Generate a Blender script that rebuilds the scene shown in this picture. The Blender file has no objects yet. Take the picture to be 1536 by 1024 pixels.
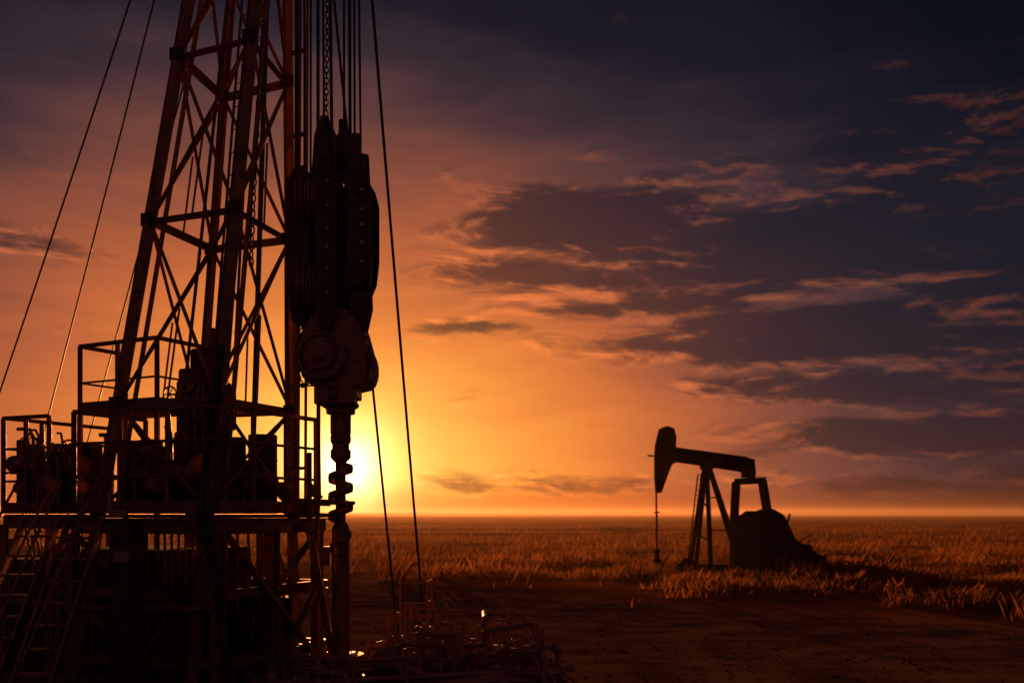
import bpy, math, random
import numpy as np
from mathutils import Vector, Matrix, noise
from mathutils.geometry import interpolate_bezier
random.seed(7); np.random.seed(7)
sc=bpy.context.scene
EYE=2.2
R=math.radians
# ------------------------------------------------------------------ materials
def s2l(c):
    return tuple(((v/255)/12.92 if v/255<=0.04045 else ((v/255+0.055)/1.055)**2.4) for v in c)
def metal(name,c1,c2,rough=(0.35,0.7),metallic=0.5,scale=6,bump=0.25,spec=.5):
    m=bpy.data.materials.new(name); m.use_nodes=True; nt=m.node_tree; N=nt.nodes; L=nt.links
    b=N['Principled BSDF']; tc=N.new('ShaderNodeTexCoord')
    n1=N.new('ShaderNodeTexNoise'); n1.inputs['Scale'].default_value=scale; n1.inputs['Detail'].default_value=8; n1.inputs['Roughness'].default_value=0.65
    n2=N.new('ShaderNodeTexNoise'); n2.inputs['Scale'].default_value=scale*7; n2.inputs['Detail'].default_value=5
    L.new(tc.outputs['Object'],n1.inputs['Vector']); L.new(tc.outputs['Object'],n2.inputs['Vector'])
    r=N.new('ShaderNodeValToRGB'); r.color_ramp.elements[0].position=0.38; r.color_ramp.elements[1].position=0.62
    r.color_ramp.elements[0].color=(*c1,1); r.color_ramp.elements[1].color=(*c2,1)
    L.new(n1.outputs['Fac'],r.inputs['Fac']); L.new(r.outputs['Color'],b.inputs['Base Color'])
    mr=N.new('ShaderNodeMapRange'); mr.inputs[1].default_value=0.3; mr.inputs[2].default_value=0.7
    mr.inputs[3].default_value=rough[0]; mr.inputs[4].default_value=rough[1]
    L.new(n2.outputs['Fac'],mr.inputs[0]); L.new(mr.outputs[0],b.inputs['Roughness'])
    b.inputs['Metallic'].default_value=metallic; b.inputs['Specular IOR Level'].default_value=spec
    bp=N.new('ShaderNodeBump'); bp.inputs['Strength'].default_value=bump; bp.inputs['Distance'].default_value=0.01
    L.new(n2.outputs['Fac'],bp.inputs['Height']); L.new(bp.outputs['Normal'],b.inputs['Normal'])
    return m
M_RUST=metal('rusty_painted_steel',(0.19,0.10,0.07),(0.40,0.18,0.10),metallic=.6,rough=(.28,.55))
M_DARK=metal('dark_steel',(0.06,0.036,0.03),(0.13,0.062,0.042),metallic=0.4)
M_BLACK=metal('weathered_black_paint',(0.012,0.007,0.006),(0.022,0.012,0.009),metallic=0.0,rough=(.9,1),spec=.0)
M_WORN=metal('worn_bright_steel',(0.30,0.17,0.12),(0.42,0.21,0.12),rough=(0.45,0.7),metallic=0.45)
M_CABLE=metal('wire_rope',(0.03,0.027,0.026),(0.06,0.05,0.045),metallic=0.4,scale=30)
M_COPPER=metal('bolt_brass',(0.5,0.24,0.11),(0.65,0.30,0.13),rough=(0.3,0.5),metallic=0.8)
M_RUBBER=metal('hose_rubber',(0.02,0.02,0.02),(0.04,0.035,0.03),metallic=0.0)
M_PLATE=metal('pale_plate',(0.45,0.40,0.36),(0.32,0.24,0.2),metallic=0.1,scale=12)
M_WOOD=metal('timber_planks',(0.10,0.06,0.035),(0.17,0.10,0.06),metallic=0.0,rough=(0.6,0.9))
# ------------------------------------------------------------------ mesh builder
class B:
    def __init__(s): s.v=[]; s.f=[]; s.sm=[]
    def add(s,vs,fs,smooth=False):
        o=len(s.v); s.v+= [tuple(v) for v in vs]
        for f in fs: s.f.append(tuple(i+o for i in f)); s.sm.append(smooth)
    def extr(s,prof,p1,p2,up=(0,0,1),roll=0):
        p1=Vector(p1);p2=Vector(p2); d=(p2-p1).normalized(); u=Vector(up)
        if abs(d.dot(u))>0.98: u=Vector((0,1,0))
        x=d.cross(u).normalized(); y=x.cross(d).normalized()
        if roll:
            q=Matrix.Rotation(roll,3,d); x=q@x; y=q@y
        n=len(prof); vs=[p1+x*a+y*b for a,b in prof]+[p2+x*a+y*b for a,b in prof]
        fs=[(i,(i+1)%n,n+(i+1)%n,n+i) for i in range(n)]+[tuple(range(n))[::-1],tuple(range(n,2*n))]
        s.add(vs,fs)
    def bar(s,p1,p2,w,h=None,**k):
        h=h or w; s.extr([(-w/2,-h/2),(w/2,-h/2),(w/2,h/2),(-w/2,h/2)],p1,p2,**k)
    def ang(s,p1,p2,w,t=0.012,**k):
        s.extr([(-w/2,-w/2),(w/2,-w/2),(w/2,-w/2+t),(-w/2+t,-w/2+t),(-w/2+t,w/2),(-w/2,w/2)],p1,p2,**k)
    def hb(s,p1,p2,w,h,t=0.014,**k):
        a=w/2;b=h/2
        s.extr([(-a,-b),(a,-b),(a,-b+t),(t/2,-b+t),(t/2,b-t),(a,b-t),(a,b),(-a,b),(-a,b-t),(-t/2,b-t),(-t/2,-b+t),(-a,-b+t)],p1,p2,**k)
    def tube(s,pts,r,n=8):
        pts=[Vector(p) for p in pts]; vs=[];fs=[]
        d0=(pts[1]-pts[0]).normalized(); u=Vector((0,0,1)) if abs(d0.z)<0.9 else Vector((0,1,0))
        x=d0.cross(u).normalized()
        for i,p in enumerate(pts):
            if i==0: d=d0
            elif i==len(pts)-1: d=(pts[-1]-pts[-2]).normalized()
            else: d=((pts[i+1]-p).normalized()+(p-pts[i-1]).normalized()).normalized()
            x=(x-d*x.dot(d)).normalized(); y=d.cross(x)
            rr=r[i] if isinstance(r,(list,tuple)) else r
            for k in range(n):
                a=2*math.pi*k/n; vs.append(p+x*math.cos(a)*rr+y*math.sin(a)*rr)
        m=len(pts)
        for i in range(m-1):
            for k in range(n): fs.append((i*n+k,i*n+(k+1)%n,(i+1)*n+(k+1)%n,(i+1)*n+k))
        s.add(vs,fs,True)
        s.add(vs[:n],[tuple(range(n))[::-1]]); s.add(vs[-n:],[tuple(range(n))])
    def box(s,c,size,rz=0,rx=0,ry=0):
        m=Matrix.Rotation(rz,3,'Z')@Matrix.Rotation(ry,3,'Y')@Matrix.Rotation(rx,3,'X'); c=Vector(c)
        vs=[c+m@Vector((sx*size[0]/2,sy*size[1]/2,sz*size[2]/2)) for sz in(-1,1) for sy in(-1,1) for sx in(-1,1)]
        s.add(vs,[(0,2,3,1),(4,5,7,6),(0,1,5,4),(2,6,7,3),(0,4,6,2),(1,3,7,5)])
    def poly(s,out,y0,y1):
        n=len(out); vs=[(a,y0,b) for a,b in out]+[(a,y1,b) for a,b in out]
        s.add(vs,[(i,(i+1)%n,n+(i+1)%n,n+i) for i in range(n)]+[tuple(range(n)),tuple(range(n,2*n))[::-1]])
    def lathe(s,prof,o,axis,n=24):
        o=Vector(o);d=Vector(axis).normalized(); u=Vector((0,0,1)) if abs(d.z)<0.9 else Vector((1,0,0))
        x=d.cross(u).normalized(); y=d.cross(x); vs=[]
        for r,h in prof:
            for k in range(n):
                a=2*math.pi*k/n; vs.append(o+d*h+x*math.cos(a)*r+y*math.sin(a)*r)
        m=len(prof); fs=[]
        for i in range(m-1):
            for k in range(n): fs.append((i*n+k,i*n+(k+1)%n,(i+1)*n+(k+1)%n,(i+1)*n+k))
        s.add(vs,fs+[tuple(range(n))[::-1],tuple(range((m-1)*n,m*n))])
    def torus(s,c,axis,Rr,r,n=20,m=8,stretch=None):
        c=Vector(c);d=Vector(axis).normalized(); u=Vector((0,0,1)) if abs(d.z)<0.9 else Vector((1,0,0))
        x=d.cross(u).normalized(); y=d.cross(x); vs=[];fs=[]
        for i in range(n):
            a=2*math.pi*i/n; e=x*math.cos(a)+y*math.sin(a)
            for k in range(m):
                b=2*math.pi*k/m; p=e*(Rr+r*math.cos(b))+d*r*math.sin(b)
                if stretch: st=Vector(stretch[0]).normalized(); p=p+st*p.dot(st)*(stretch[1]-1)
                vs.append(c+p)
        for i in range(n):
            for k in range(m): fs.append((i*m+k,i*m+(k+1)%m,((i+1)%n)*m+(k+1)%m,((i+1)%n)*m+k))
        s.add(vs,fs,True)
    def chain(s,pts,link=0.09,r=0.011):
        pts=[Vector(p) for p in pts]; k=0
        for a,b in zip(pts[:-1],pts[1:]):
            n=max(1,int((b-a).length/link)); d=(b-a).normalized()
            e=d.cross(Vector((0,1,0))).normalized() if abs(d.y)<0.9 else Vector((1,0,0)); g=d.cross(e)
            for i in range(n):
                s.torus(a+(b-a)*((i+.5)/n),(e+g*0.3) if k%2 else (g-e*0.3),link*0.36,r,10,5,(d,1.6)); k+=1
    def obj(s,name,mat,parent=None,bevel=0,loc=(0,0,0),rz=0):
        me=bpy.data.meshes.new(name); me.from_pydata(s.v,[],s.f); me.polygons.foreach_set('use_smooth',s.sm); me.update()
        me.materials.append(mat); o=bpy.data.objects.new(name,me); sc.collection.objects.link(o)
        o.location=loc; o.rotation_euler=(0,0,rz)
        if bevel:
            md=o.modifiers.new('bevel','BEVEL'); md.width=bevel; md.segments=1; md.limit_method='ANGLE'; md.angle_limit=R(50)
        if parent: o.parent=parent
        return o
def empty(name,loc=(0,0,0),rz=0):
    o=bpy.data.objects.new(name,None); sc.collection.objects.link(o); o.location=loc; o.rotation_euler=(0,0,rz); o.empty_display_size=.3
    return o
def handwheel(b,c,axis,rad):
    b.torus(c,axis,rad,rad*0.12,18,6); a=Vector(axis).normalized(); c=Vector(c)
    u=Vector((0,0,1)) if abs(a.z)<0.9 else Vector((1,0,0)); x=a.cross(u).normalized(); y=a.cross(x)
    for k in range(3):
        t=k*math.pi/3; e=(x*math.cos(t)+y*math.sin(t))*rad; b.tube([c-e,c+e],rad*0.07,5)
    b.tube([c-a*rad*1.1,c+a*rad*.15],rad*0.11,6)
# ------------------------------------------------------------------ MAST
def legN(z): return Vector((-3.60+.075*z,11.75+.06*z,z+EYE))
def legL(z): return Vector((-5.09+.153*z,12.28+.05*z,z+EYE))
def legR(z): return Vector((-2.92-.015*z,13.25+.02*z,z+EYE))
def legF(z): return Vector((-4.41+.070*z,13.78+.01*z,z+EYE))
legs=[legN,legR,legF,legL]
mast=empty('drilling_rig_mast')
TOP=10.3
b=B()
for i,l in enumerate(legs):
    b.hb(l(-2.2),l(TOP),0.14 if i in(0,3) else .10,0.13,t=.022,up=(0.5,-0.8,0))
for l,o in((legL,Vector((.13,.04,0))),(legN,Vector((.12,.05,0)))):
    b.tube([l(-.0)+o*1.4,l(TOP)+o],.032,8)
b.obj('legs',M_RUST,mast,bevel=.006)
b=B(); levels=[0.05,1.36,3.66,5.77,7.6,9.1,TOP]
for z in levels:
    for i in range(4):
        b.ang(legs[i](z),legs[(i+1)%4](z),.085,.016)
b.obj('girts',M_RUST,mast,bevel=.004)
b=B()
for z0,z1 in zip(levels[:-1],levels[1:]):
    for i in range(4):
        A,C=legs[i],legs[(i+1)%4]
        b.tube([A(z0),C(z1)],.024,6); b.tube([C(z0),A(z1)],.024,6)
        if z1-z0>1.9:
            zm=(z0+z1)/2; b.tube([(A(zm)+C(zm))/2,(A(z0)+C(z0))/2],.014,6)
b.obj('cross_bracing',M_RUST,mast)
b=B()
for z in levels:
    for i,l in enumerate(legs):
        p=l(z); b.box(p+Vector((0,-.08,0)),(.2,.02,.16),rz=R(-15))
b.obj('gusset_plates',M_DARK,mast,bevel=.004)
b=B()
def inner(a,c,z):
    return legN(z)*(1-a)*(1-c)+legL(z)*a*(1-c)+legR(z)*(1-a)*c+legF(z)*a*c
for a,c,r in((.35,.5,.03),(.52,.55,.018),(.25,.8,.035),(.6,.3,.022),(.45,.75,.02),(.2,.35,.016),(.7,.6,.02)):
    b.tube([inner(a,c,0),inner(a,c,TOP)],r,7)
z=0.2
while z<TOP:
    b.tube([inner(.35,.5,z),inner(.52,.55,z)],.01,5); z+=.3
b.obj('standpipes_and_ladder',M_DARK,mast)
b=B()
pc=(legN(TOP)+legL(TOP)+legR(TOP)+legF(TOP))/4
b.box(pc+Vector((0,0,.08)),(1.2,1.3,.12),rz=R(-20))
b.hb(pc+Vector((-.6,-.3,.25)),Vector((-1.9,12.75,TOP+EYE+.25)),.16,.2)
b.hb(pc+Vector((-.6,.4,.25)),Vector((-1.9,13.3,TOP+EYE+.25)),.16,.2)
for k in range(5):
    b.lathe([(.36,-.03),(.40,-.035),(.34,0),(.40,.035),(.36,.03)],(-2.85+.18*k,13.02,TOP+EYE+.45),(1,0,0),24)
b.tube([(-3.05,13.02,TOP+EYE+.45),(-1.95,13.02,TOP+EYE+.45)],.06,10)
b.obj('crown_block',M_DARK,mast,bevel=.005)
b=B(); b.tube([(-2.84,13.1,EYE-.1),(-2.80,13.1,TOP+EYE)],.045,10); b.tube([(-2.74,13.2,EYE+.1),(-2.70,13.2,TOP+EYE)],.02,8)
b.tube([(-3.02,13.35,EYE+.1),(-3.05,13.35,TOP+EYE)],.025,8)
for z in np.arange(.6,TOP,1.1): b.bar((-2.95,13.22,z+EYE),(-2.72,13.12,z+EYE),.05,.04)
b.obj('guide_pipe',M_RUST,mast)
# ------------------------------------------------------------------ BLOCK + TOP DRIVE + DRILL STRING
U=.0087; WX,WY=-2.237,13.0
def e(x,z,y=0): return (x*U,y,z*U)
blk=empty('travelling_block',(WX,WY,EYE),0)
b=B()
for cx,zc,rr in((-70,455,38),(-60,462,44),(-50,462,47),(-40,462,48),(-30,458,46),(-68,345,38),(-58,335,46),(-48,330,50),(-38,330,50),(-28,335,48),
                (14,450,40),(24,455,44),(14,335,42),(26,325,40)):
    r=rr*U
    b.lathe([(r*.15,-.05),(r*.86,-.04),(r,-.045),(r,-.03),(r*.88,-.01),(r*.88,.01),(r,.03),(r,.045),(r*.86,.04),(r*.15,.05)],e(cx,zc),(1,.12,0),36)
b.tube([e(-78,460),e(40,460)],.07,12); b.tube([e(-78,333),e(40,333)],.07,12)
b.obj('sheaves',M_RUST,blk)
b=B()
b.poly([(x*U,z*U) for x,z in[(-70,470),(-58,498),(-30,505),(-8,500),(0,450),(0,300),(-14,276),(-40,270),(-62,282),(-70,330)]],-.12,.14)
b.poly([(x*U,z*U) for x,z in[(6,478),(14,498),(36,494),(46,470),(46,360),(40,300),(20,280),(4,300)]],-.14,.16)
pl=[(-74,490),(-64,508),(-48,514),(-44,500),(-44,300),(-52,276),(-66,284),(-74,330)]
b.poly([(x*U,z*U) for x,z in pl],-.22,-.17)
pl2=[(-26,470),(-28,520),(-22,548),(-12,552),(-6,520),(-2,490),(2,440),(2,300),(-6,272),(-20,270),(-27,300)]
b.poly([(x*U,z*U) for x,z in pl2],-.47,-.42); b.poly([(x*U,z*U) for x,z in pl2],.3,.34)
pl3=[(24,500),(23,546),(28,551),(36,549),(38,505),(46,492),(52,470),(52,385),(48,350),(40,330),(22,330),(17,360),(17,470)]
b.poly([(x*U,z*U) for x,z in pl3],-.45,-.39); b.poly([(x*U,z*U) for x,z in pl3],.28,.33)
pl4=[(-2,555),(4,568),(12,570),(16,556),(16,505),(8,490),(-3,500)]
b.poly([(x*U,z*U) for x,z in pl4],-.2,-.12)
pl5=[(20,330),(20,300),(30,268),(44,268),(51,300),(50,330),(42,345)]
b.poly([(x*U,z*U) for x,z in pl5],-.32,-.22)
for zz in(515,490,300,280): b.tube([e(-14,zz,-.5),e(-14,zz,.38)],.03,8)
for zz in(500,350): b.tube([e(32,zz,-.48),e(32,zz,.36)],.03,8)
b.obj('side_plates',M_DARK,blk,bevel=.01)
b=B()
for zz in(480,445,412,385,355,320): b.lathe([(.030,0),(.03,.02),(.02,.035)],e(-10,zz,-.47),(0,-1,0),10)
for zz in(468,440,418,392,365): b.lathe([(.034,0),(.034,.02),(.022,.035)],e(40,zz,-.45),(0,-1,0),10)
for zz in(455,405): b.lathe([(.02,0),(.02,.02),(.012,.03)],e(26,zz,-.45),(0,-1,0),8)
b.obj('bolts',M_COPPER,blk)
b=B()
b.torus(e(-2,520,-.25),(0,1,.1),.11,.024,20,8); b.torus(e(30,520,-.1),(0,1,0),.1,.025,20,8)
b.tube([e(-22,590,-.1),e(-22,545,-.1)],.06,10); b.tube([e(2,590,0),e(2,560,0)],.045,10)
b.poly([(x*U,z*U) for x,z in[(-36,560),(-30,582),(-16,586),(-6,566),(-8,505),(-40,500)]],-.15,.15)
b.obj('shackles',M_DARK,blk,bevel=.006)
td=empty('top_drive_swivel',(WX,WY,EYE),0)
b=B()
hs=[(-33,292),(2,300),(20,296),(36,275),(46,240),(48,205),(42,190),(25,186),(-36,188),(-50,202),(-56,228),(-54,262)]
b.poly([(x*U,z*U) for x,z in hs],-.28,.3)
b.poly([(x*U*.9,z*U*.96+.08) for x,z in hs],-.33,-.28)
b.box(e(4,184),(.42,.46,.22)); b.box(e(-4,170),(.46,.38,.16)); b.box(e(-22,178,-.26),(.2,.1,.3)); b.box(e(14,176,-.26),(.22,.1,.26))
b.lathe([(.24,0),(.24,.05),(.19,.07),(.19,.14)],e(0,165),(0,0,-1),20)
b.obj('gear_housing',M_RUST,td,bevel=.014)
b=B()
b.lathe([(.33,0),(.33,.12),(.30,.15),(.25,.15),(.25,.11),(.19,.11),(.19,.19),(.10,.2),(.10,.24),(.05,.26)],e(-20,230,-.3),(-.1,-1,0),36)
for k in range(10):
    a=k*math.pi/5; b.lathe([(.018,0),(.018,.03)],(-20*U+.275*math.cos(a),-.44,230*U+.275*math.sin(a)),(0,-1,0),6)
b.lathe([(.24,0),(.24,.08),(.18,.11),(.08,.11)],e(38,215,.05),(1,-.2,0),28)
b.obj('motor_hub',M_RUST,td,bevel=.005)
b=B()
b.chain([e(-50,272,-.3),e(-55,250,-.35),e(-55,205,-.35),e(-50,185,-.3),e(-34,192,-.3)],.075,.009)
b.chain([e(40,262,-.2),e(50,252,-.3),e(46,225,-.3),e(50,212,-.3)],.08,.01)
b.obj('safety_chains',M_DARK,td)
ds=empty('drill_string',(WX,WY,EYE),0)
b=B()
b.lathe([(.135,156*U),(.135,120*U),(.125,118*U),(.135,116*U),(.135,108*U),(.112,104*U),(.112,97*U),(.135,94*U),(.135,84*U),(.105,80*U),(.07,76*U),(.065,-12*U),(.09,-16*U),(.115,-22*U),(.115,-60*U),(.108,-64*U),(.118,-70*U),(.118,-212*U)],(0,0,0),(0,0,1),20)
b.obj('kelly_pipe',M_RUST,ds)
b=B()
nseg=120
def flight(z0,z1,turns,ri,ro,ph=0,t=.03):
    vs=[];fs=[]
    for i in range(nseg+1):
        f=i/nseg; a=2*math.pi*turns*f+ph; z=z0+(z1-z0)*f
        taper=min(1,min(f,1-f)*12); r=ri+(ro-ri)*taper
        for rr,dz in((ri,-t),(r*.97,-t*.75),(r,0),(r*.97,t*.75),(ri,t)): vs.append((rr*math.cos(a),rr*math.sin(a),z+dz))
    for i in range(nseg):
        for k in range(5): fs.append((i*5+k,i*5+(k+1)%5,(i+1)*5+(k+1)%5,(i+1)*5+k))
    b.add(vs,fs,True)
flight(-16*U,78*U,3.3,.055,.165,.6,.062)
flight(-64*U,-20*U,1.2,.09,.145,1,.04)
b.obj('auger_flights',M_RUST,ds)
b=B()
tops=[(-62,500,-66),(-52,505,-55),(-44,510,-46),(-34,570,-36),(-26,575,-30),(8,560,4),(16,560,10),(22,545,17),(30,548,23),(-14,545,-22)]
dl=empty('drilling_line',(WX,WY,EYE),0)
for i,(x,z,xt) in enumerate(tops):
    b.tube([(x*U,-.15+.05*(i%5),z*U),(xt*U*1.0,.0+.03*(i%4),TOP+.3)],.015 if i%3 else .022,6)
b.obj('wire_ropes',M_CABLE,dl)
b=B(); b.chain([e(-18,570,-.2),(-16*U,-.1,7.6)],.07,.008); b.tube([(-16*U,-.1,7.6),(-14*U,-.05,TOP+.3)],.012,6); b.obj('lifting_chain',M_CABLE,dl)
hc=B(); P0=inner(.15,.55,6.6); pts=[P0+Vector((-.35*math.sin(t*1.2)*.55,.0,-3.4*t)) for t in np.linspace(0,1,12)]
hc.chain(pts,.09,.011); hc.obj('hanging_chain',M_DARK)
def wire(name,p,q,r=.016,sag=.0):
    w=B(); p=Vector(p);q=Vector(q)
    w.tube([p.lerp(q,t)+Vector((0,0,-sag*4*t*(1-t))) for t in np.linspace(0,1,25)],r,6)
    w.lathe([(.05,0),(.05,.25),(.02,.3)],q,(p-q).normalized(),8)
    w.box(q+Vector((0,0,-.05)),(.3,.3,.2)); w.obj(name,M_CABLE)
cz=TOP+EYE-.3
wire('guy_wire',(-3.85,12.9,cz),(-10.2,17,0.05),.014,.12)
wire('guy_wire',(-3.82,12.95,cz),(-10.4,20,0.05),.014,.12)
wire('guy_wire',(-3.3,13.4,cz),(-11.3,24,0.05),.015,.1)
wire('guy_wire',(-2.15,13.3,cz+.3),(-1.64,18.6,0.05),.022,.05)
wire('guy_wire',(-2.72,13.3,cz+.3),(-1.97,17.2,0.05),.02,.03)
# ------------------------------------------------------------------ PLATFORM
plat=empty('rig_platform')
ax=Vector((.41,.91,0)).normalized(); bx=Vector((-.94,.34,0)).normalized()
C0=Vector((-3.4,11.5,EYE))
def D(s,t,z=0): return C0+ax*s+bx*t+Vector((0,0,z))
S1,T1,SB=1.95,2.12,2.15
b=B()
for k in range(22):
    t=(k+.5)*T1/22
    b.bar(D(-.02,t,-.03),D(SB,t,-.03),.088,.04)
b.obj('deck_planks',M_WOOD,plat)
b=B()
for (p,q) in((D(0,0),D(0,T1)),(D(0,0),D(SB,0)),(D(SB,0),D(SB,T1)),(D(0,T1),D(SB,T1)),(D(1.1,0),D(1.1,T1))):
    dn=Vector((0,0,-.15)); b.hb(p+dn,q+dn,.1,.18)
cols=[(0,0),(0,T1),(1.0,0),(1.95,0),(SB,T1),(1.1,T1),(0,1.1),(SB,1.0)]
for s_,t_ in cols: b.hb(D(s_,t_,-2.2),D(s_,t_,-.24),.13,.13,up=ax)
for z in(-.95,-1.75):
    b.hb(D(0,0,z),D(0,T1,z),.09,.12); b.hb(D(0,0,z),D(SB,0,z),.09,.12); b.hb(D(SB,0,z),D(SB,T1,z),.09,.12)
b.obj('substructure_beams',M_RUST,plat,bevel=.005)
b=B()
b.bar(D(.1,-.05,-.25),D(1.9,-.06,-1.95),.08,.05); b.bar(D(1.0,-.03,-.95),D(1.95,-.03,-.2),.07,.05)
b.bar(D(1.6,-.1,-.1),D(1.85,-.35,-2.1),.09,.07); b.bar(D(.9,-.04,-2.1),D(1.9,-.04,-.95),.06,.05)
b.bar(D(0,T1,-.25),D(0,1.15,-.9),.07,.05); b.bar(D(-.03,.1,-.3),D(-.03,1.0,-1.7),.06); b.bar(D(-.03,1.2,-1.7),D(-.03,2.0,-1.0),.06)
for k in range(9): b.tube([D(.12,.15+.1*k,-.2),D(.12,.15+.1*k,-.93+.1*(k%3))],.016,6)
for k in range(7): b.tube([D(.3+.2*k,.12,-.2),D(.3+.2*k,.12,-.9-.3*(k%2))],.018,6)
b.tube([D(-.06,.0,-1.1),D(-.06,2.0,-1.15)],.04,8)
b.obj('substructure_braces',M_RUST,plat)
b=B()
def rail(pts,h=1.25,mids=(.45,.86),r=.024,step=.7):
    for p,q in zip(pts[:-1],pts[1:]):
        p=Vector(p);q=Vector(q); n=max(1,round((q-p).length/step))
        for i in range(n+1):
            a=p.lerp(q,i/n); b.bar(a,a+Vector((0,0,h)),.05,.05,up=ax)
        for m in mids: b.tube([p+Vector((0,0,m)),q+Vector((0,0,m))],r*.8,7)
        b.bar(p+Vector((0,0,h)),q+Vector((0,0,h)),.055,.05)
        b.bar(p+Vector((0,0,.08)),q+Vector((0,0,.08)),.015,.15)
rail([D(S1,.02),D(0.02,.02),D(0.02,T1),D(1.2,T1)])
b.obj('guard_rails',M_RUST,plat,bevel=.004)
b=B()
A=Vector((-5.9,13.6,EYE+1.36));Bp=Vector((-4.6,12.9,EYE+1.36)); bk=Vector((.35,.7,0))
rail([A+bk,A,Bp,Bp+bk],.92,(.42,),.02,.9)
n=14
for k in range(n):
    o=(Bp-A)*((k+.5)/n); b.bar(A+o,A+o+bk,.09,.03)
for p in(A,Bp,A+bk,Bp+bk): b.bar(p,(p.x,p.y,0.02),.06,.06)
b.obj('raised_walkway',M_RUST,plat,bevel=.004)
b=B()
E0=D(.5,T1+.05);E1=Vector((-7.1,13.9,EYE));E2=Vector((-6.3,15.6,EYE)); 
rail([E1+Vector((.8,-.35,0)),E1,E2],1.33,(.45,.9),.02,.55)
for k in range(16):
    o=(E1-E0)*((k+.5)/16); b.bar(E0+o+Vector((0,0,-.03)),E0+o+Vector((.8,1.7,-.03)),.1,.04)
b.hb(E0+Vector((0,0,-.12)),E1+Vector((0,0,-.12)),.09,.16)
for p in(E1,E0.lerp(E1,.5),E2): b.hb(p+Vector((0,0,-.15)),(p.x,p.y,0),.1,.1)
b.bar(E1+Vector((0,0,-.2)),(E1.x-.9,E1.y-.2,0),.07); b.bar(E1+Vector((0,0,-1.2)),E0+Vector((0,0,-1.2)),.07)
b.obj('side_platform',M_RUST,plat,bevel=.004)
b=B(); b.box((-4.36,11.25,1.06),(.26,.26,2.12),rz=R(-15)); b.obj('electrical_conduit_column',M_DARK,plat,bevel=.01)
b=B(); b.box((-4.40,11.10,EYE-.0),(.22,.01,.09),rz=R(-15)); b.box((-4.36,11.09,EYE-.48),(.2,.01,.12),rz=R(-15)); b.bar((-4.48,11.09,EYE+.02),(-4.48,11.09,EYE+.25),.05,.015)
b.obj('label_plates',M_PLATE,plat)
def ladder(top,bot,w=.5):
    b=B(); top=Vector(top);bot=Vector(bot); s=Vector((w/2,0,0))
    for q in(-1,1):
        b.bar(bot+s*q,top+s*q,.035,.10,up=(0,1,0))
    n=9
    for i in range(1,n):
        p=bot.lerp(top,i/n); b.box(p,(w-.02,.16,.03))
    for q in(-1,1):
        hr=Vector((0,-.35,.75)); b.tube([bot+s*q+hr*.95,top+s*q+hr*.6],.018,6)
        for f in(.25,.65): b.tube([bot.lerp(top,f)+s*q,bot.lerp(top,f)+s*q+hr*.85],.014,6)
    b.obj('steel_ladder',M_RUST,None,bevel=.004)
ladder((-5.12,12.0,EYE-.05),(-5.12,10.3,0),.42)
ladder((-6.15,13.05,EYE-.05),(-6.15,11.2,0),.46)
tk=empty('mud_tank',(-4.75,13.3,0),R(-20))
b=B(); b.box((0,0,.95),(1.9,1.6,1.6)); b.obj('tank_body',M_DARK,tk,bevel=.03)
b=B()
for k in range(7): b.box((-.85+.28*k,-.82,.95),(.06,.05,1.55))
b.box((0,-.84,1.2),(1.9,.05,.06)); b.box((0,0,.08),(2.0,1.7,.12)); handwheel(b,(.5,-.95,.6),(0,-1,0),.14)
b.obj('tank_ribs',M_RUST,tk,bevel=.005)
dw=empty('drawworks_winch',(-4.05,13.15,EYE),R(-18))
b=B()
b.box((0,0,.35),(.95,.7,.7)); b.box((-.05,.05,1.2),(.55,.5,1.1)); b.box((.1,-.05,1.9),(.38,.36,.5)); b.box((-.22,0,1.8),(.22,.3,.22)); b.box((.28,.0,1.35),(.16,.4,.5))
b.obj('engine_housing',M_DARK,dw,bevel=.03)
b=B()
b.lathe([(.34,-.35),(.34,-.3),(.2,-.28),(.2,.28),(.34,.3),(.34,.35)],(0,-.5,.42),(1,0,0),28)
b.tube([(-.6,-.5,.42),(.6,-.5,.42)],.04,8)
b.tube([(.1,0,2.1),(.1,0,2.32),(.16,-.02,2.42)],.05,10); b.tube([(-.2,.1,1.9),(-.2,.1,2.15)],.04,8)
for k in range(5): b.tube([(-.3+.12*k,-.3,.8),(-.32+.13*k,-.33,1.35+.1*(k%3)),(-.1+.05*k,-.2,1.7)],.018,6)
handwheel(b,(.35,-.36,1.2),(0,-1,0),.13); handwheel(b,(-.3,-.34,1.55),(0,-1,0),.1)
b.obj('drum_and_pipes',M_RUST,dw)
def drum(name,loc,r=.28,h=.85,mat=M_DARK):
    b=B(); b.lathe([(r*.96,0),(r,.02),(r,h*.33),(r*1.04,h*.34),(r,h*.36),(r,h*.66),(r*1.04,h*.67),(r,h*.69),(r,h-.02),(r*.97,h),(r*.9,h-.02)],(0,0,0),(0,0,1),28)
    b.lathe([(.04,0),(.04,.03)],(r*.5,0,h-.02),(0,0,1),10); return b.obj(name,mat,None,loc=loc)
drum('steel_drum',(-3.72,13.15,EYE),.2,1.0); drum('steel_drum',(-3.33,13.3,EYE),.19,1.05)
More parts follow.
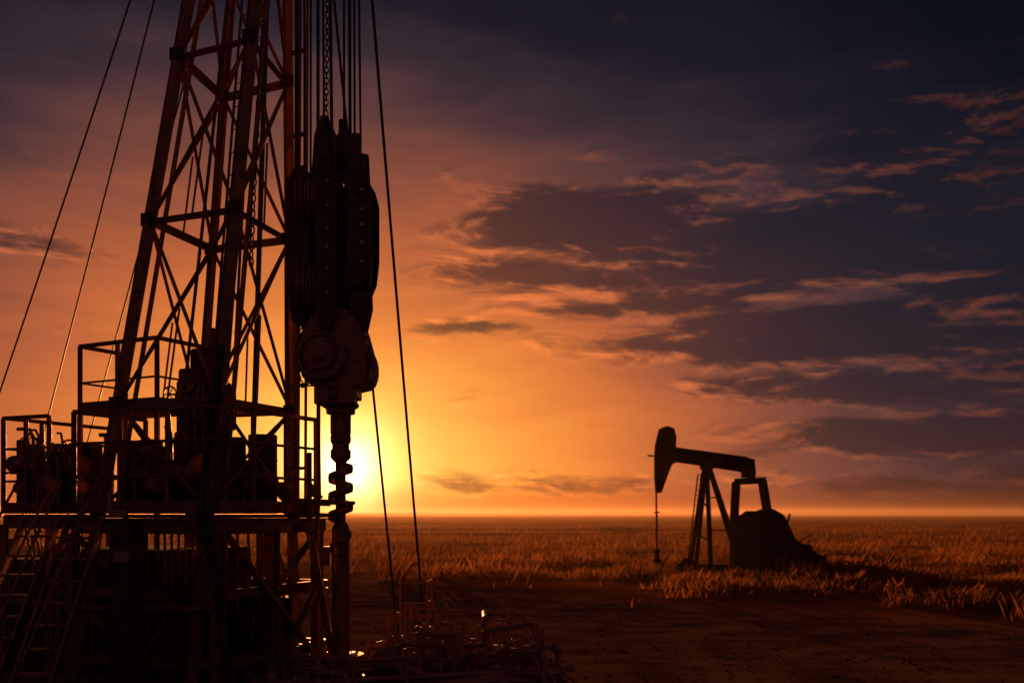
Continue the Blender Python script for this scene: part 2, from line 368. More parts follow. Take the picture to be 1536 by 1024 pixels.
def machinery(name,loc,w,d,h,seed,rz=0):
    rg=random.Random(seed); p=empty(name,loc,rz); b=B()
    b.box((0,0,.06),(w,d,.12))
    for k in range(7):
        sx,sy,sz=rg.uniform(.12,.4)*w,rg.uniform(.2,.5)*d,rg.uniform(.3,.95)*h
        b.box((rg.uniform(-.5,.5)*(w-sx),rg.uniform(-.5,.5)*(d-sy),sz/2+.1),(sx,sy,sz))
    b.obj('casings',M_DARK,p,bevel=.02); b=B()
    for k in range(4):
        r=rg.uniform(.07,.16); b.lathe([(r*.5,0),(r,.02),(r,.3),(r*.6,.34)],(rg.uniform(-.4,.4)*w,-d*.3,rg.uniform(.3,.8)*h),(1,rg.uniform(-1,1),0),18)
    for k in range(9):
        x=rg.uniform(-.5,.5)*w; y=rg.uniform(-.5,.3)*d; z=rg.uniform(.4,1.1)*h; q=rg.uniform(-.3,.3)
        b.tube([(x,y,.1),(x,y,z*.9),(x+q*.3,y,z),(x+q,y,z)],rg.uniform(.012,.03),7)
    for k in range(3): handwheel(b,(rg.uniform(-.5,.5)*w,-d*.55,rg.uniform(.4,1)*h),(rg.uniform(-.4,.4),-1,0),rg.uniform(.06,.12))
    b.obj('pipes_and_valves',M_RUST,p); return p
machinery('hydraulic_pump_unit',(-4.75,12.85,EYE),1.0,.6,1.0,3,R(-20))
machinery('hydraulic_pump_unit',(-3.35,12.7,EYE),.5,.4,.6,8,R(20))
machinery('mud_pump',(-6.75,14.3,EYE),.8,.7,1.1,5,R(-20))
machinery('mud_pump',(-6.1,13.9,EYE),.8,.7,1.0,15,R(-20))
machinery('generator_unit',(-6.3,14.6,0),2.4,1.6,1.7,21,R(-15))
machinery('generator_unit',(-7.9,15.6,0),2.2,1.4,2.0,25,R(-5))
machinery('accumulator_unit',(-3.55,13.4,0),1.3,.9,1.5,31,R(-18))
h=B()
pts=[legN(2.0)+Vector((.02,-.12,0)),legN(1.0)+Vector((.0,-.13,0)),legN(0)+Vector((.02,-.3,0)),(-3.38,11.35,1.5),(-3.3,11.3,1.0),(-3.2,11.25,.5),(-3.1,11.2,.2),(-2.8,11.2,.06),(-2.2,11.3,.06)]
sm=[]
P=[Vector(p) for p in pts]
for i in range(len(P)-1):
    p0=P[max(0,i-1)];p1=P[i];p2=P[i+1];p3=P[min(len(P)-1,i+2)]
    sm+=interpolate_bezier(p1,p1+(p2-p0)/6,p2-(p3-p1)/6,p2,8)[:-1]
h.tube(sm,[.045+.006*(i%2) for i in range(len(sm))],10); h.obj('mud_hose',M_RUBBER)
ga=empty('pipe_guide_arm',(WX,WY,EYE))
b=B(); b.bar((-.6,.05,.16),(-.14,0,.14),.07,.09); b.bar((-.6,.1,.0),(-.12,0,-.02),.05,.05); b.torus((0,0,.14),(0,0,1),.17,.025,20,8)
b.tube([(-.42,.05,.8),(-.42,.05,-.4)],.035,8); b.tube([(-.3,.05,.25),(-.34,.05,-.9),(-.2,.02,-1.1)],.03,8); b.bar((-.45,.0,.45),(-.25,0,.2),.05); b.box((-.36,0,.3),(.14,.12,.16)); b.box((-.18,0,-.55),(.1,.1,.25))
b.tube([(-.30,.05,1.45),(-.30,.05,1.0),(-.29,.05,.2)],.028,8)
b.obj('clamp_arm',M_RUST,ga,bevel=.004)
# ------------------------------------------------------------------ WELLHEAD + FOREGROUND PIPING
wh=empty('wellhead',(WX,WY,0))
b=B()
b.lathe([(.42,0),(.42,.06),(.22,.07),(.22,.16),(.34,.17),(.34,.23),(.2,.24),(.2,.3),(.3,.31),(.3,.37),(.13,.38)],(0,0,0),(0,0,1),28)
for k in range(12):
    a=k*math.pi/6; b.lathe([(.025,.14),(.025,.26)],(.29*math.cos(a),.29*math.sin(a),0),(0,0,1),6)
b.torus((.3,-.3,.3),(0,.1,1),.34,.03,32,8); b.torus((.3,-.3,.22),(0,.1,1),.26,.025,32,8)
b.tube([(-.9,-.1,.2),(.0,0,.2)],.06,10); b.tube([(0,0,.2),(.9,-.25,.22),(1.2,-.3,.1)],.05,10); handwheel(b,(.62,-.35,.42),(0,-.3,1),.13)
b.obj('casing_head',M_WORN,wh)
def frame(name,pts,h,r=.025,mid=None,z0=0.):
    b=B(); P=[Vector(p) for p in pts]
    for p in P: b.tube([p+Vector((0,0,z0)),p+Vector((0,0,h))],r,8)
    for p,q in zip(P[:-1],P[1:]):
        b.tube([p+Vector((0,0,h)),q+Vector((0,0,h))],r,8)
        if mid: b.tube([p+Vector((0,0,mid)),q+Vector((0,0,mid))],r*.8,8)
    for p in P: b.torus(p+Vector((0,0,h)),(0,0,1),r*.6,r*.6,8,6)
    b.obj(name,M_WORN)
frame('pipe_barrier',[(-1.55,14.6,0),(-.40,14.0,0),(-.36,13.2,0)],.82,.036,.45)
frame('pipe_barrier',[(-.36,13.0,0),(.27,13.9,0)],.66,.034,.35)
frame('pipe_barrier',[(-1.75,15.6,0),(-1.32,15.6,0),(-1.3,16.2,0)],1.12,.022,.8)
frame('pipe_barrier',[(-3.0,12.7,0),(-1.9,12.0,0),(-1.3,12.3,0)],.42,.03)
frame('pipe_barrier',[(-1.25,13.2,0),(-.75,12.9,0)],.62,.028,.3)
def manifold(loc,n,w,d,seed,name='pipe_manifold',k_h=1.0):
    rg=random.Random(seed); p=empty(name,loc); b=B()
    for k in range(n):
        x=rg.uniform(-w,w);y=rg.uniform(-d,d);h=rg.uniform(.08,.5)*k_h;L=rg.uniform(.3,1.1);a=rg.choice([-.35,-.3,.9,1.1,-.5,.15])+rg.uniform(-.1,.1)
        dx,dy=L*math.cos(a),L*math.sin(a);r=rg.uniform(.018,.045)
        b.tube([(x,y,.0),(x,y,h-.05),(x+dx*.06,y+dy*.06,h),(x+dx*.94,y+dy*.94,h),(x+dx,y+dy,h-.05),(x+dx,y+dy,0)],r,8)
        for f in(.1,.9,.5): b.lathe([(r*1.7,-.02),(r*1.7,.02)],(x+dx*f,y+dy*f,h),(dx,dy,0),12)
        if k%2==0:
            cx,cy=x+dx*.5,y+dy*.5
            b.lathe([(r*2,-.02),(r*2.2,.05),(r*1.2,.1),(r,.16)],(cx,cy,h),(0,0,1),12); handwheel(b,(cx,cy,h+.2),(rg.uniform(-.3,.3),-.4,1),rg.uniform(.06,.12))
        if k%3==0: b.box((x+dx*.3,y+dy*.3,.09),(rg.uniform(.1,.35),rg.uniform(.1,.3),rg.uniform(.12,.3)),rz=a)
        if k%4==1: b.torus((x,y,.05),(0,0,1),rg.uniform(.1,.25),.02,20,6)
    b.obj('pipework',M_WORN,p)
manifold((-1.35,13.4,0),26,.8,.8,4)
manifold((-.35,13.2,0),14,.45,.5,9)
manifold((-1.2,15.0,0),18,.9,.6,11,k_h=1.5)
manifold((-2.9,12.5,0),12,.6,.5,13)
b=B()
for k in range(6):
    a=Vector((-2.9+.1*k,12.35-.05*k,.05+.02*k)); b.tube([a,a+Vector((3.2,.5+.12*k,.0))],.035,8)
b.obj('drill_pipe_stack',M_WORN)
# ------------------------------------------------------------------ PUMP JACK
PU=.02585
pj=empty('pump_jack',(7.4,38.6,0),0)
def q(px,py): return ((px-1054)*PU,(855-py)*PU)
def q3(px,py,y=0): a=q(px,py); return (a[0],y,a[1])
b=B()
hh=[(990,643),(1000,640),(1009,644),(1012,656),(1010,690),(1004,700),(998,716),(990,738),(985,738),(983,715),(983,690),(984,668)]
b.poly([q(*p) for p in hh],-.28,.28)
b.poly([q(*p) for p in[(1003,668),(1016,672),(1016,692),(1003,696)]],-.2,.2)
b.bar(q3(970,683,-.1),q3(986,684,-.1),.06,.06)
b.obj('horse_head',M_BLACK,pj,bevel=.02)
b=B(); 
b.poly([q(*p) for p in[(1006,670),(1060,677),(1118,685),(1131,690),(1133,711),(1120,709),(1060,697),(1006,691)]],-.05,.05)
b.bar(q3(1006,671),q3(1131,690),.36,.06); b.bar(q3(1006,690),q3(1131,709),.36,.06)
for px in(1015,1035,1060,1085,1110): 
    a=q3(px,680+(px-1006)*.14); b.box(a,(.04,.32,.48))
b.box(q3(1122,710),(.45,.5,.3)); b.box(q3(1060,699),(.45,.5,.22))
b.obj('walking_beam',M_BLACK,pj,bevel=.012)
b=B()
for sy in(-1,1):
    b.bar(q3(1057,702,sy*.18),q3(1039,850,sy*.6),.14,.14); b.bar(q3(1064,702,sy*.18),q3(1105,828,sy*.4),.12,.12)
b.bar(q3(1060,702,0),q3(1066,850,0),.16,.16)
for f in(.35,.68):
    z=702+148*f; b.bar(q3(1057-18*f,z,-.18-.42*f),q3(1057-18*f,z,.18+.42*f),.08)
    b.bar(q3(1057-18*f,z,-.18-.42*f),q3(1066,z+8,0),.06); b.bar(q3(1066,z-8,0),q3(1064+40*f,z-8,-.18-.22*f),.05)
for k in range(18):
    f=k/18; z=712+138*f; b.bar(q3(1048-18*f,z,-.6-.5*f),q3(1048-20*f-6,z,-.75-.5*f),.025)
b.tube([q3(1048,712,-.5),q3(1030,850,-1.0)],.03,6); b.tube([q3(1042,712,-.62),q3(1022,850,-1.2)],.03,6)
b.obj('samson_post',M_BLACK,pj,bevel=.01)
b=B()
b.hb(q3(1101,722,0),q3(1149,720,0),.28,.24)
for sy in(-.3,.3):
    b.bar(q3(1104,722,sy),q3(1101,775,sy),.18,.18); b.bar(q3(1143,720,sy),q3(1151,770,sy),.18,.18)
b.bar(q3(1124,720,-.55),q3(1124,720,.55),.2,.2)
b.obj('equalizer_and_pitman_arms',M_BLACK,pj,bevel=.01)
b=B()
cw=[(1110,775),(1122,766),(1150,768),(1166,774),(1174,787),(1180,802),(1196,812),(1206,826),(1208,850),(1098,850),(1100,800),(1098,772)]
b.poly([q(*p) for p in cw],-.35,.35)
for sy in(-.75,.75):
    cr=[(1128,772),(1150,763),(1166,772),(1176,792),(1190,822),(1186,838),(1158,834),(1140,805)]
    b.poly([q(*p) for p in cr],sy-.14,sy+.14)
b.lathe([(.45,-.1),(.5,-.08),(.5,.08),(.45,.1)],q3(1120,822,-.62),(0,1,0),28)
b.box(q3(1114,815,0),(.75,1.3,1.7)); b.box(q3(1150,842,0),(2.6,1.4,.5)); b.box(q3(1195,832,-.3),(.8,.8,.8)); b.lathe([(.3,0),(.3,.7)],q3(1218,836,-.35),(-1,0,0),20)
b.box(q3(1154,786,.1),(.5,.8,.7),ry=.4); b.box(q3(1204,822,-.3),(.25,.4,.35)); b.tube([q3(1170,790,-.8),q3(1176,770,-.8)],.04,6); b.box(q3(1112,778,-.4),(.3,.3,.35)); b.tube([q3(1190,845,-1),q3(1190,808,-1),q3(1206,800,-1)],.03,6)
b.box(q3(1222,841,.2),(.6,.7,.5)); b.lathe([(.22,0),(.22,.5)],q3(1238,842,.1),(-1,0,0),16); b.tube([q3(1214,838,.2),q3(1214,812,.2),q3(1219,810,.2)],.035,6)
for k in range(6): b.lathe([(.04,0),(.04,.03)],q3(1150+4*k,790+6*k,-.89),(0,-1,0),6)
b.obj('gearbox_counterweights_motor',M_BLACK,pj,bevel=.03)
b=B()
for sy in(-.7,.7): b.hb(q3(1020,851,sy),q3(1240,851,sy),.16,.2)
for px in(1025,1060,1100,1150,1200,1236): b.bar(q3(px,850,-.8),q3(px,850,.8),.14,.14)
b.box(q3(1128,854),(5.6,2.2,.08)); b.poly([q(*p) for p in[(1022,849),(1032,838),(1036,838),(1044,849)]],-.9,.9)
b.obj('skid_base',M_BLACK,pj,bevel=.01)
b=B()
b.tube([q3(984,738,-.12),q3(985,838,-.05)],.018,6); b.tube([q3(984,738,.12),q3(985,838,.05)],.018,6); b.box(q3(985,768),(.16,.35,.06))
b.tube([q3(985,768),q3(985,857)],.03,8)
b.lathe([(.2,0),(.2,.06),(.12,.08),(.12,.35),(.2,.37),(.2,.42),(.1,.45),(.1,.7),(.14,.72),(.14,.8),(.05,.85)],q3(985,855),(0,0,1),16)
b.tube([q3(985,845),q3(995,845),q3(997,852)],.05,8)
b.obj('polished_rod_and_bridle',M_BLACK,pj)
b=B()
for x in(12.2,12.9,13.6): b.tube([(x,38.8,0),(x,38.8,.65)],.035,6)
b.tube([(12.2,38.8,.62),(13.6,38.8,.62)],.03,6); b.tube([(12.2,38.8,.3),(13.6,38.8,.3)],.025,6)
b.obj('pipe_fence',M_DARK)
# ------------------------------------------------------------------ GROUND
def gh(x,y):
    n=noise.noise(Vector((x*.05,y*.05,0)))*.16+noise.noise(Vector((x*.35,y*.35,3)))*.03
    a=min(1,max(0,(math.hypot(x+3,y-13)-4)/8)); c=min(1,max(0,(math.hypot(x-8,y-38.6)-5)/8)); k=min(a,c)
    return n*k
def axis(lim,near,step,g=1.09):
    v=[0.];s=step
    while v[-1]<lim:
        v.append(v[-1]+s)
        if v[-1]>near: s*=g
    return v
ys=[-y for y in axis(6000,4,1.,1.35)[::-1]][:-1]+axis(9000,45,.35,1.06)
xp=axis(9000,18,.35,1.08); xs=[-x for x in xp[::-1]][:-1]+xp
vs=[(x,y,gh(x,y) if abs(x)<300 and y<300 else 0) for y in ys for x in xs]
nx=len(xs); fs=[(j*nx+i,j*nx+i+1,(j+1)*nx+i+1,(j+1)*nx+i) for j in range(len(ys)-1) for i in range(nx-1)]
g=B(); g.add(vs,fs,True)
m=bpy.data.materials.new('dry_prairie_soil'); m.use_nodes=True; nt=m.node_tree; N=nt.nodes; L=nt.links; pb=N['Principled BSDF']
geo=N.new('ShaderNodeNewGeometry')
def mp(scale,loc=(0,0,0)):
    a=N.new('ShaderNodeMapping'); a.inputs['Scale'].default_value=scale; a.inputs['Location'].default_value=loc; L.new(geo.outputs['Position'],a.inputs['Vector']); return a
def nz(scale,det,mv,rough=.6):
    a=N.new('ShaderNodeTexNoise'); a.inputs['Scale'].default_value=scale; a.inputs['Detail'].default_value=det; a.inputs['Roughness'].default_value=rough; L.new(mv.outputs[0],a.inputs['Vector']); return a
nA=nz(1,8,mp((.012,.04,1)),.72); nB=nz(1,8,mp((.8,1.1,1))); nC=nz(1,10,mp((7,7,7)),.75)
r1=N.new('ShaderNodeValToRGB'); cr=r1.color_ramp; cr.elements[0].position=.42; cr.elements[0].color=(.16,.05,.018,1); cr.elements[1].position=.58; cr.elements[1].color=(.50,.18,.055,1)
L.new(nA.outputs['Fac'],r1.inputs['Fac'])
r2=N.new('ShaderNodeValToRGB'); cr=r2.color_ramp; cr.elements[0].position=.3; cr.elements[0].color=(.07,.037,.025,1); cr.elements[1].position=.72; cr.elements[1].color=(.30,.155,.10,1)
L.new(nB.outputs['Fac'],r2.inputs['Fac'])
sp=N.new('ShaderNodeSeparateXYZ'); L.new(geo.outputs['Position'],sp.inputs[0])
def mt(op,a,b_=None):
    n=N.new('ShaderNodeMath'); n.operation=op
    for i,v in enumerate((a,b_)):
        if v is None: continue
        if isinstance(v,(int,float)): n.inputs[i].default_value=v
        else: L.new(v,n.inputs[i])
    return n.outputs[0]
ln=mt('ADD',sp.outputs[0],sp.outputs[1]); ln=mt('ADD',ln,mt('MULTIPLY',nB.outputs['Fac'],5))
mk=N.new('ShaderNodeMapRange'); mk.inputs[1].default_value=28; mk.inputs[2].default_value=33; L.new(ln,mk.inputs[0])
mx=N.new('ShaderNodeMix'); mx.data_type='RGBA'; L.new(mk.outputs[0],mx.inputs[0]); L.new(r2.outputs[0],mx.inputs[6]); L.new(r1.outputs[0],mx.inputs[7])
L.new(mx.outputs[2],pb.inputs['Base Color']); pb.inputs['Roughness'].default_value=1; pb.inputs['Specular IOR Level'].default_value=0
hsum=mt('ADD',mt('MULTIPLY',nB.outputs['Fac'],.5),mt('MULTIPLY',nC.outputs['Fac'],.3))
bp=N.new('ShaderNodeBump'); bp.inputs['Strength'].default_value=.9; bp.inputs['Distance'].default_value=.12; L.new(hsum,bp.inputs['Height']); L.new(bp.outputs[0],pb.inputs['Normal'])
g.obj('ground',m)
b=B(); rg=random.Random(3)
for k in range(2200):
    y=rg.uniform(12.8,27); x=rg.uniform(-4,.55*y); s=rg.uniform(.008,.028)*(1 if rg.random()<.96 else 1.8)
    z=gh(x,y); vs=[Vector((x,y,z))+Vector((dx*s*rg.uniform(.6,1.2),dy*s*rg.uniform(.6,1.2),dz*s*rg.uniform(.4,.8))) for dx,dy,dz in((1,0,0),(0,1,0),(-1,0,0),(0,-1,0),(0,0,1),(0,0,-1))]
    b.add(vs,[(0,1,4),(1,2,4),(2,3,4),(3,0,4),(1,0,5),(2,1,5),(3,2,5),(0,3,5)])
b.obj('gravel_and_clods',metal('soil_clods',(.035,.018,.012),(.08,.04,.025),metallic=0,rough=(.85,1),spec=.1))
gm=bpy.data.materials.new('dry_grass'); gm.use_nodes=True; nt=gm.node_tree; N=nt.nodes; L=nt.links
out=N['Material Output']; N.remove(N['Principled BSDF'])
geo=N.new('ShaderNodeNewGeometry'); gmap=N.new('ShaderNodeMapping'); gmap.inputs['Scale'].default_value=(.10,.28,1); L.new(geo.outputs['Position'],gmap.inputs['Vector'])
nn=N.new('ShaderNodeTexNoise'); nn.inputs['Scale'].default_value=1; nn.inputs['Detail'].default_value=7; nn.inputs['Roughness'].default_value=.65; L.new(gmap.outputs[0],nn.inputs['Vector'])
rr=N.new('ShaderNodeValToRGB'); rr.color_ramp.elements[0].position=.36; rr.color_ramp.elements[1].position=.64; rr.color_ramp.elements[0].color=(.08,.028,.010,1); rr.color_ramp.elements[1].color=(.52,.21,.065,1); L.new(nn.outputs['Fac'],rr.inputs['Fac'])
df=N.new('ShaderNodeBsdfDiffuse'); tr=N.new('ShaderNodeBsdfTranslucent'); ms=N.new('ShaderNodeMixShader'); ms.inputs[0].default_value=.45
L.new(rr.outputs[0],df.inputs[0]); L.new(rr.outputs[0],tr.inputs[0]); L.new(df.outputs[0],ms.inputs[1]); L.new(tr.outputs[0],ms.inputs[2]); L.new(ms.outputs[0],out.inputs[0])
def grass(name,n,y0,y1,edge,hmin,hmax,wid,slope=1.0,thr=-.75):
    u=np.random.rand(n); y=1/((1/y0)*(1-u)+(1/y1)*u); x=(np.random.rand(n)-.5)*1.5*y
    cl=np.array([noise.noise(Vector((a*.22,b_*.3,1)))+.6*noise.noise(Vector((a*.9,b_*.9,5))) for a,b_ in zip(x,y)])
    keep=(y+slope*x+cl*5>edge+np.random.rand(n)*3.5)&(cl>thr+np.random.rand(n)*.8)&(np.hypot(x-8,y-38.6)>2.0)&((x>-2.5)|(y>22))
    x=x[keep];y=y[keep];cl=cl[keep]; n=len(x)
    z=np.array([gh(a,b_) if b_<300 else 0 for a,b_ in zip(x,y)])
    h=(hmin+(hmax-hmin)*np.random.rand(n)**1.6)*(.6+np.clip(cl*1.3,-.35,1.0)); w=wid*(1+y/40)
    a=np.random.rand(n)*math.pi; dx=np.cos(a)*w;dy=np.sin(a)*w; lx=(np.random.rand(n)-.4)*h*1.1; ly=(np.random.rand(n)-.5)*h*.6
    V=np.empty((n,4,3)); V[:,0]=np.c_[x-dx,y-dy,z-.02]; V[:,1]=np.c_[x+dx,y+dy,z-.02]; V[:,2]=np.c_[x+dx*.7+lx*.4,y+dy*.7+ly*.4,z+h*.6]; V[:,3]=np.c_[x+lx,y+ly,z+h]
    me=bpy.data.meshes.new(name); me.vertices.add(n*4); me.vertices.foreach_set('co',V.ravel())
    idx=np.arange(n)[:,None]*4+np.array([[0,1,2,0,2,3]]); me.loops.add(n*6); me.loops.foreach_set('vertex_index',idx.ravel().astype(np.int32))
    me.polygons.add(n*2); me.polygons.foreach_set('loop_start',np.arange(0,n*6,3,dtype=np.int32)); me.update(calc_edges=True); me.validate()
    me.materials.append(gm); o=bpy.data.objects.new(name,me); sc.collection.objects.link(o)
grass('grass_field',240000,18,190,30.5,.12,.55,.008)
def shrub(loc,w,h,seed):
    rg=random.Random(seed); b=B()
    for k in range(6): b.tube([(0,0,0),(rg.uniform(-.3,.3)*w,rg.uniform(-.3,.3)*w,h*.7)],.03,5)
    for k in range(900):
        a=rg.uniform(0,6.28); rr_=rg.random()**.5*w/2; x=rr_*math.cos(a);y=rr_*math.sin(a); z=rg.random()*h*(1-(rr_/(w/2))**2*.8)*(.7+.3*math.sin(x*4+seed))+.05
        s=rg.uniform(.05,.12); d1=Vector((rg.uniform(-1,1),rg.uniform(-1,1),rg.uniform(-1,1)))*s; d2=Vector((rg.uniform(-1,1),rg.uniform(-1,1),rg.uniform(-1,1)))*s; p=Vector((x,y,z))
        b.add([p,p+d1,p+d2],[(0,1,2)])
    b.obj('shrub',M_SHRUB,loc=loc)
M_SHRUB=metal('shrub_foliage',(.05,.03,.015),(.10,.05,.025),metallic=0,rough=(.8,.95),spec=.1)
for i,(x,y,w,h_) in enumerate([(11,118,3.5,.8),(13.5,121,4,.9)]): shrub((x,y,0),w,h_,i)
hm=metal('distant_hills',(.16,.06,.04),(.22,.085,.05),metallic=0,rough=(.95,1),scale=.01,bump=0,spec=0)  # aerial haze is mixed into the hills' base colour
def ridge(y,x0,x1,hmax,seed):
    b=B(); n=160; vs=[]
    for i in range(n+1):
        f=i/n; x=x0+(x1-x0)*f; h_=hmax*(.5+.5*noise.noise(Vector((f*6,seed,0)))+.15*noise.noise(Vector((f*30,seed,2))))*math.sin(math.pi*f)**.5
        vs+= [(x,y,-2),(x,y+hmax*8,max(.3,h_)),(x,y+hmax*25,-2)]
    fs=[]
    for i in range(n):
        for k in(0,1): fs.append((i*3+k,(i+1)*3+k,(i+1)*3+k+1,i*3+k+1))
    b.add(vs,fs,True); b.obj('distant_hills',hm)
ridge(2600,400,2800,13,1); ridge(4200,-2600,3600,13,5)
# low evening dust haze lying over the prairie: a real, thin scattering layer
b=B(); b.box((0,924,4.3),(3600,1800,9.0)); o=b.obj('ground_haze',M_DARK)
hzm=bpy.data.materials.new('dust_haze'); hzm.use_nodes=True; nt=hzm.node_tree; nt.nodes.remove(nt.nodes['Principled BSDF'])
vsn=nt.nodes.new('ShaderNodeVolumeScatter'); vsn.inputs['Color'].default_value=(1,.62,.42,1); vsn.inputs['Density'].default_value=.00036; vsn.inputs['Anisotropy'].default_value=.6
nt.links.new(vsn.outputs[0],nt.nodes['Material Output'].inputs['Volume']); o.data.materials[0]=hzm
# ------------------------------------------------------------------ SKY
w=bpy.data.worlds.new('World'); sc.world=w; w.use_nodes=True; nt=w.node_tree; N=nt.nodes; L=nt.links
for n in list(N): N.remove(n)
SAZ,SEL=-9.45,2.7
tc=N.new('ShaderNodeTexCoord'); sp=N.new('ShaderNodeSeparateXYZ'); L.new(tc.outputs['Generated'],sp.inputs[0])
def mt(op,a,b_=None,c=None,clamp=False):
    n=N.new('ShaderNodeMath'); n.operation=op; n.use_clamp=clamp
    for i,v in enumerate((a,b_,c)):
        if v is None: continue
        if isinstance(v,(int,float)): n.inputs[i].default_value=v
        else: L.new(v,n.inputs[i])
    return n.outputs[0]
az=mt('MULTIPLY',mt('ARCTAN2',sp.outputs[0],sp.outputs[1]),57.2958)
el=mt('MULTIPLY',mt('ARCSINE',sp.outputs[2]),57.2958)
def dist(a,e_,ra,re):
    u=mt('MULTIPLY',mt('SUBTRACT',az,a),1/ra); v=mt('MULTIPLY',mt('SUBTRACT',el,e_),1/re)
    return mt('ADD',mt('MULTIPLY',u,u),mt('MULTIPLY',v,v))
Dd=mt('SQRT',dist(SAZ,SEL,1.5,1.03))
def noise_n(vec,scale,det,rough=.55,dist_=0):
    n=N.new('ShaderNodeTexNoise'); n.inputs['Scale'].default_value=scale; n.inputs['Detail'].default_value=det; n.inputs['Roughness'].default_value=rough; n.inputs['Distortion'].default_value=dist_; L.new(vec,n.inputs['Vector']); return n.outputs['Fac']
def comb(x,y,z):
    n=N.new('ShaderNodeCombineXYZ')
    for i,v in enumerate((x,y,z)):
        if isinstance(v,(int,float)): n.inputs[i].default_value=v
        else: L.new(v,n.inputs[i])
    return n.outputs[0]
irr=noise_n(comb(mt('MULTIPLY',az,.05),mt('MULTIPLY',el,.14),1.3),1,4,.5)
irr2=noise_n(comb(mt('MULTIPLY',az,.12),mt('MULTIPLY',el,.55),6.1),1,7,.6,.4)
Dn=mt('ADD',Dd,mt('MULTIPLY',mt('SUBTRACT',irr,.5),6))
Dn=mt('ADD',Dn,mt('MULTIPLY',mt('SUBTRACT',irr2,.5),4.5))
ramp=N.new('ShaderNodeValToRGB'); cr=ramp.color_ramp
stops=[(0,(255,200,92)),(3,(252,178,74)),(6,(241,146,60)),(9,(220,119,54)),(12,(188,96,54)),(15,(146,77,55)),(18,(100,59,54)),(21,(58,41,49)),(24.5,(26,21,35)),(30,(8,9,21)),(42,(4,5,14)),(70,(30,20,27)),(115,(66,39,42))]  # last stops: rose glow added behind the camera to fill the rig's front faces
while len(cr.elements)<len(stops): cr.elements.new(.5)
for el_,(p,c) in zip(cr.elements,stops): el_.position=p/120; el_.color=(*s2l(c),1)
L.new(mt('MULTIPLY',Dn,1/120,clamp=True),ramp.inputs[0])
def vop(op,a,b_):
    n=N.new('ShaderNodeVectorMath'); n.operation=op
    for i,v in enumerate((a,b_)):
        if isinstance(v,tuple): n.inputs[i].default_value=v
        else: L.new(v,n.inputs[i])
    return n.outputs[0]
vmul=lambda a,b_:vop('MULTIPLY',a,b_)
vadd=lambda a,b_:vop('ADD',a,b_)
def vscale(a,s):
    n=N.new('ShaderNodeVectorMath'); n.operation='SCALE'
    if isinstance(a,tuple): n.inputs[0].default_value=a
    else: L.new(a,n.inputs[0])
    if isinstance(s,(int,float)): n.inputs['Scale'].default_value=s
    else: L.new(s,n.inputs['Scale'])
    return n.outputs[0]
def vmix(f,a,b_):
    n=N.new('ShaderNodeMix'); n.data_type='RGBA'; L.new(f,n.inputs[0])
    for i,v in((6,a),(7,b_)):
        if isinstance(v,tuple): n.inputs[i].default_value=(*v,1)
        else: L.new(v,n.inputs[i])
    return n.outputs[2]
blobs=[(5,16.2,9,2.4,1.25),(0,13.7,6,1.0,1.05),(14,14.4,13,3.0,1.25),(4,11.5,5,.8,1.05),(-2,10.7,3.4,.5,1.0),(18,9.8,13,1.9,1.2),(9,11.8,7,.9,1.0),(20,6.9,10,1.1,1.2),(24,4.2,11,1.2,1.25),(12,6.8,5,.5,.85),(28,15,10,6,1.1),(-24,13.8,6,1.0,.5),(10,1.6,30,.8,.62),(-80,14,40,5,.8),(120,14,60,6,.8)]
mask=None
for a,e_,ra,re,wt in blobs:
    v=mt('MULTIPLY',mt('EXPONENT',mt('MULTIPLY',dist(a,e_,ra,re),-1)),wt)
    mask=v if mask is None else mt('MAXIMUM',mask,v)
def dens(off):
    e2=mt('ADD',el,off)
    n=noise_n(comb(mt('MULTIPLY',az,.17),mt('ADD',mt('MULTIPLY',e2,.66),mt('MULTIPLY',az,.03)),4.2),1,10,.62,.35)
    s=mt('ADD',mt('MULTIPLY',n,1.35),mt('MULTIPLY',mask,.60))
    mr=N.new('ShaderNodeMapRange'); mr.interpolation_type='SMOOTHSTEP'; mr.inputs[1].default_value=.86; mr.inputs[2].default_value=1.20; L.new(s,mr.inputs[0]); return mr.outputs[0]
d0=dens(0.); d1=dens(.35)
sky=ramp.outputs[0]
cl=vadd(vmul(sky,(.14,.14,.19)),(.009,.007,.013))
sky2=vmix(mt('MULTIPLY',d0,.92),sky,cl)
edge=mt('MULTIPLY',mt('SUBTRACT',d1,d0,clamp=True),mt('EXPONENT',mt('MULTIPLY',Dd,-.095)))
sky2=vadd(sky2,vscale((1.45,.33,.06),edge))
hz=N.new('ShaderNodeMapRange'); hz.interpolation_type='SMOOTHSTEP'; hz.inputs[1].default_value=-.2; hz.inputs[2].default_value=2.3; hz.inputs[3].default_value=.95; hz.inputs[4].default_value=0
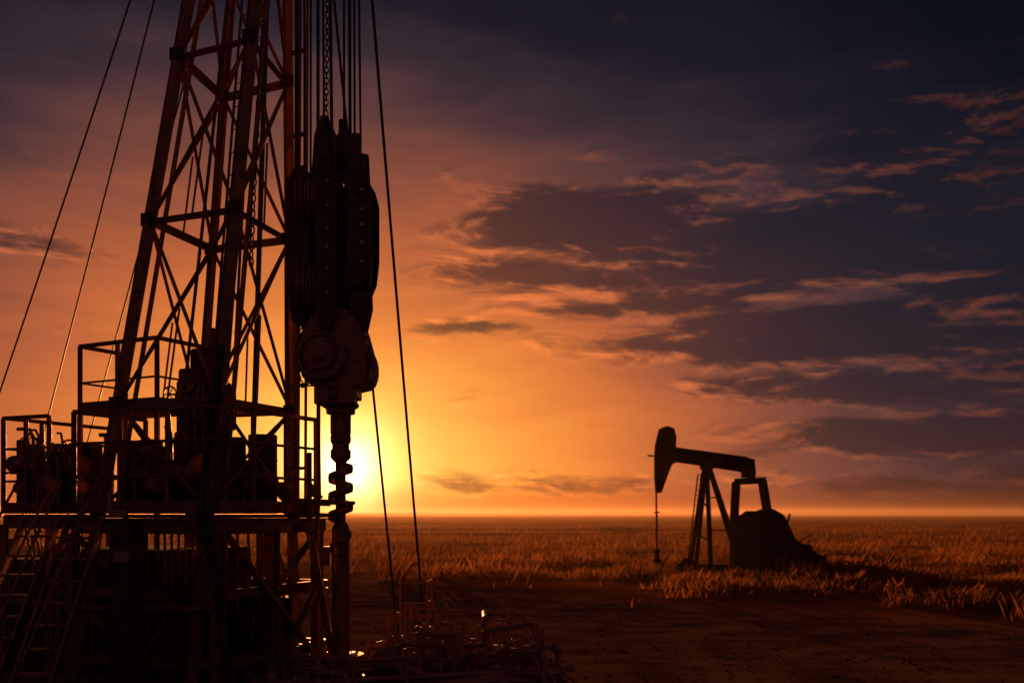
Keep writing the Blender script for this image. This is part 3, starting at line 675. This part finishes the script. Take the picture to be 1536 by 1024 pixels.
L.new(mt('ADD',el,mt('MULTIPLY',mt('SUBTRACT',irr,.5),1.2)),hz.inputs[0])
sky2=vmix(hz.outputs[0],sky2,vmul(sky2,(.40,.20,.16)))
ang=mt('SQRT',dist(SAZ,SEL,1,1))
g1=mt('MULTIPLY',mt('EXPONENT',mt('MULTIPLY',ang,-1.1)),9.5)
g2=mt('MULTIPLY',mt('EXPONENT',mt('MULTIPLY',ang,-.28)),.85)
sky2=vadd(sky2,vscale((1,.68,.28),g1)); sky2=vadd(sky2,vscale((1,.40,.06),g2))
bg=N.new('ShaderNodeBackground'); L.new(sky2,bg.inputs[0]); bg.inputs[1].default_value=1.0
ns=N.new('ShaderNodeTexSky'); ns.sky_type='NISHITA'; ns.sun_disc=False; ns.sun_elevation=R(SEL); ns.sun_rotation=R(SAZ)
bg2=N.new('ShaderNodeBackground'); L.new(ns.outputs[0],bg2.inputs[0]); bg2.inputs[1].default_value=.002
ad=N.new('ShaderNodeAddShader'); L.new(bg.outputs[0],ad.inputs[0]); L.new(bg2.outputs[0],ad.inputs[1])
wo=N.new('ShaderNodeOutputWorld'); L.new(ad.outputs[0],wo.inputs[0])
ld=bpy.data.lights.new('sun','SUN'); ld.energy=4.6; ld.angle=R(.6); ld.color=(1,.34,.09)
so=bpy.data.objects.new('sun',ld); sc.collection.objects.link(so)
dv=Vector((math.sin(R(SAZ))*math.cos(R(SEL)),math.cos(R(SAZ))*math.cos(R(SEL)),math.sin(R(SEL))))
so.rotation_euler=(-dv).to_track_quat('-Z','Y').to_euler()
cd=bpy.data.cameras.new('camera'); co=bpy.data.objects.new('camera',cd); sc.collection.objects.link(co)
cd.lens=35; cd.sensor_width=36; cd.shift_y=258/1536; cd.clip_end=30000; co.location=(0,0,EYE); co.rotation_euler=(R(90),0,0)
cd.dof.use_dof=True; cd.dof.focus_distance=12.8; cd.dof.aperture_fstop=1.4
sc.camera=co
sc.view_settings.view_transform='Standard'; sc.view_settings.look='None'; sc.view_settings.exposure=0
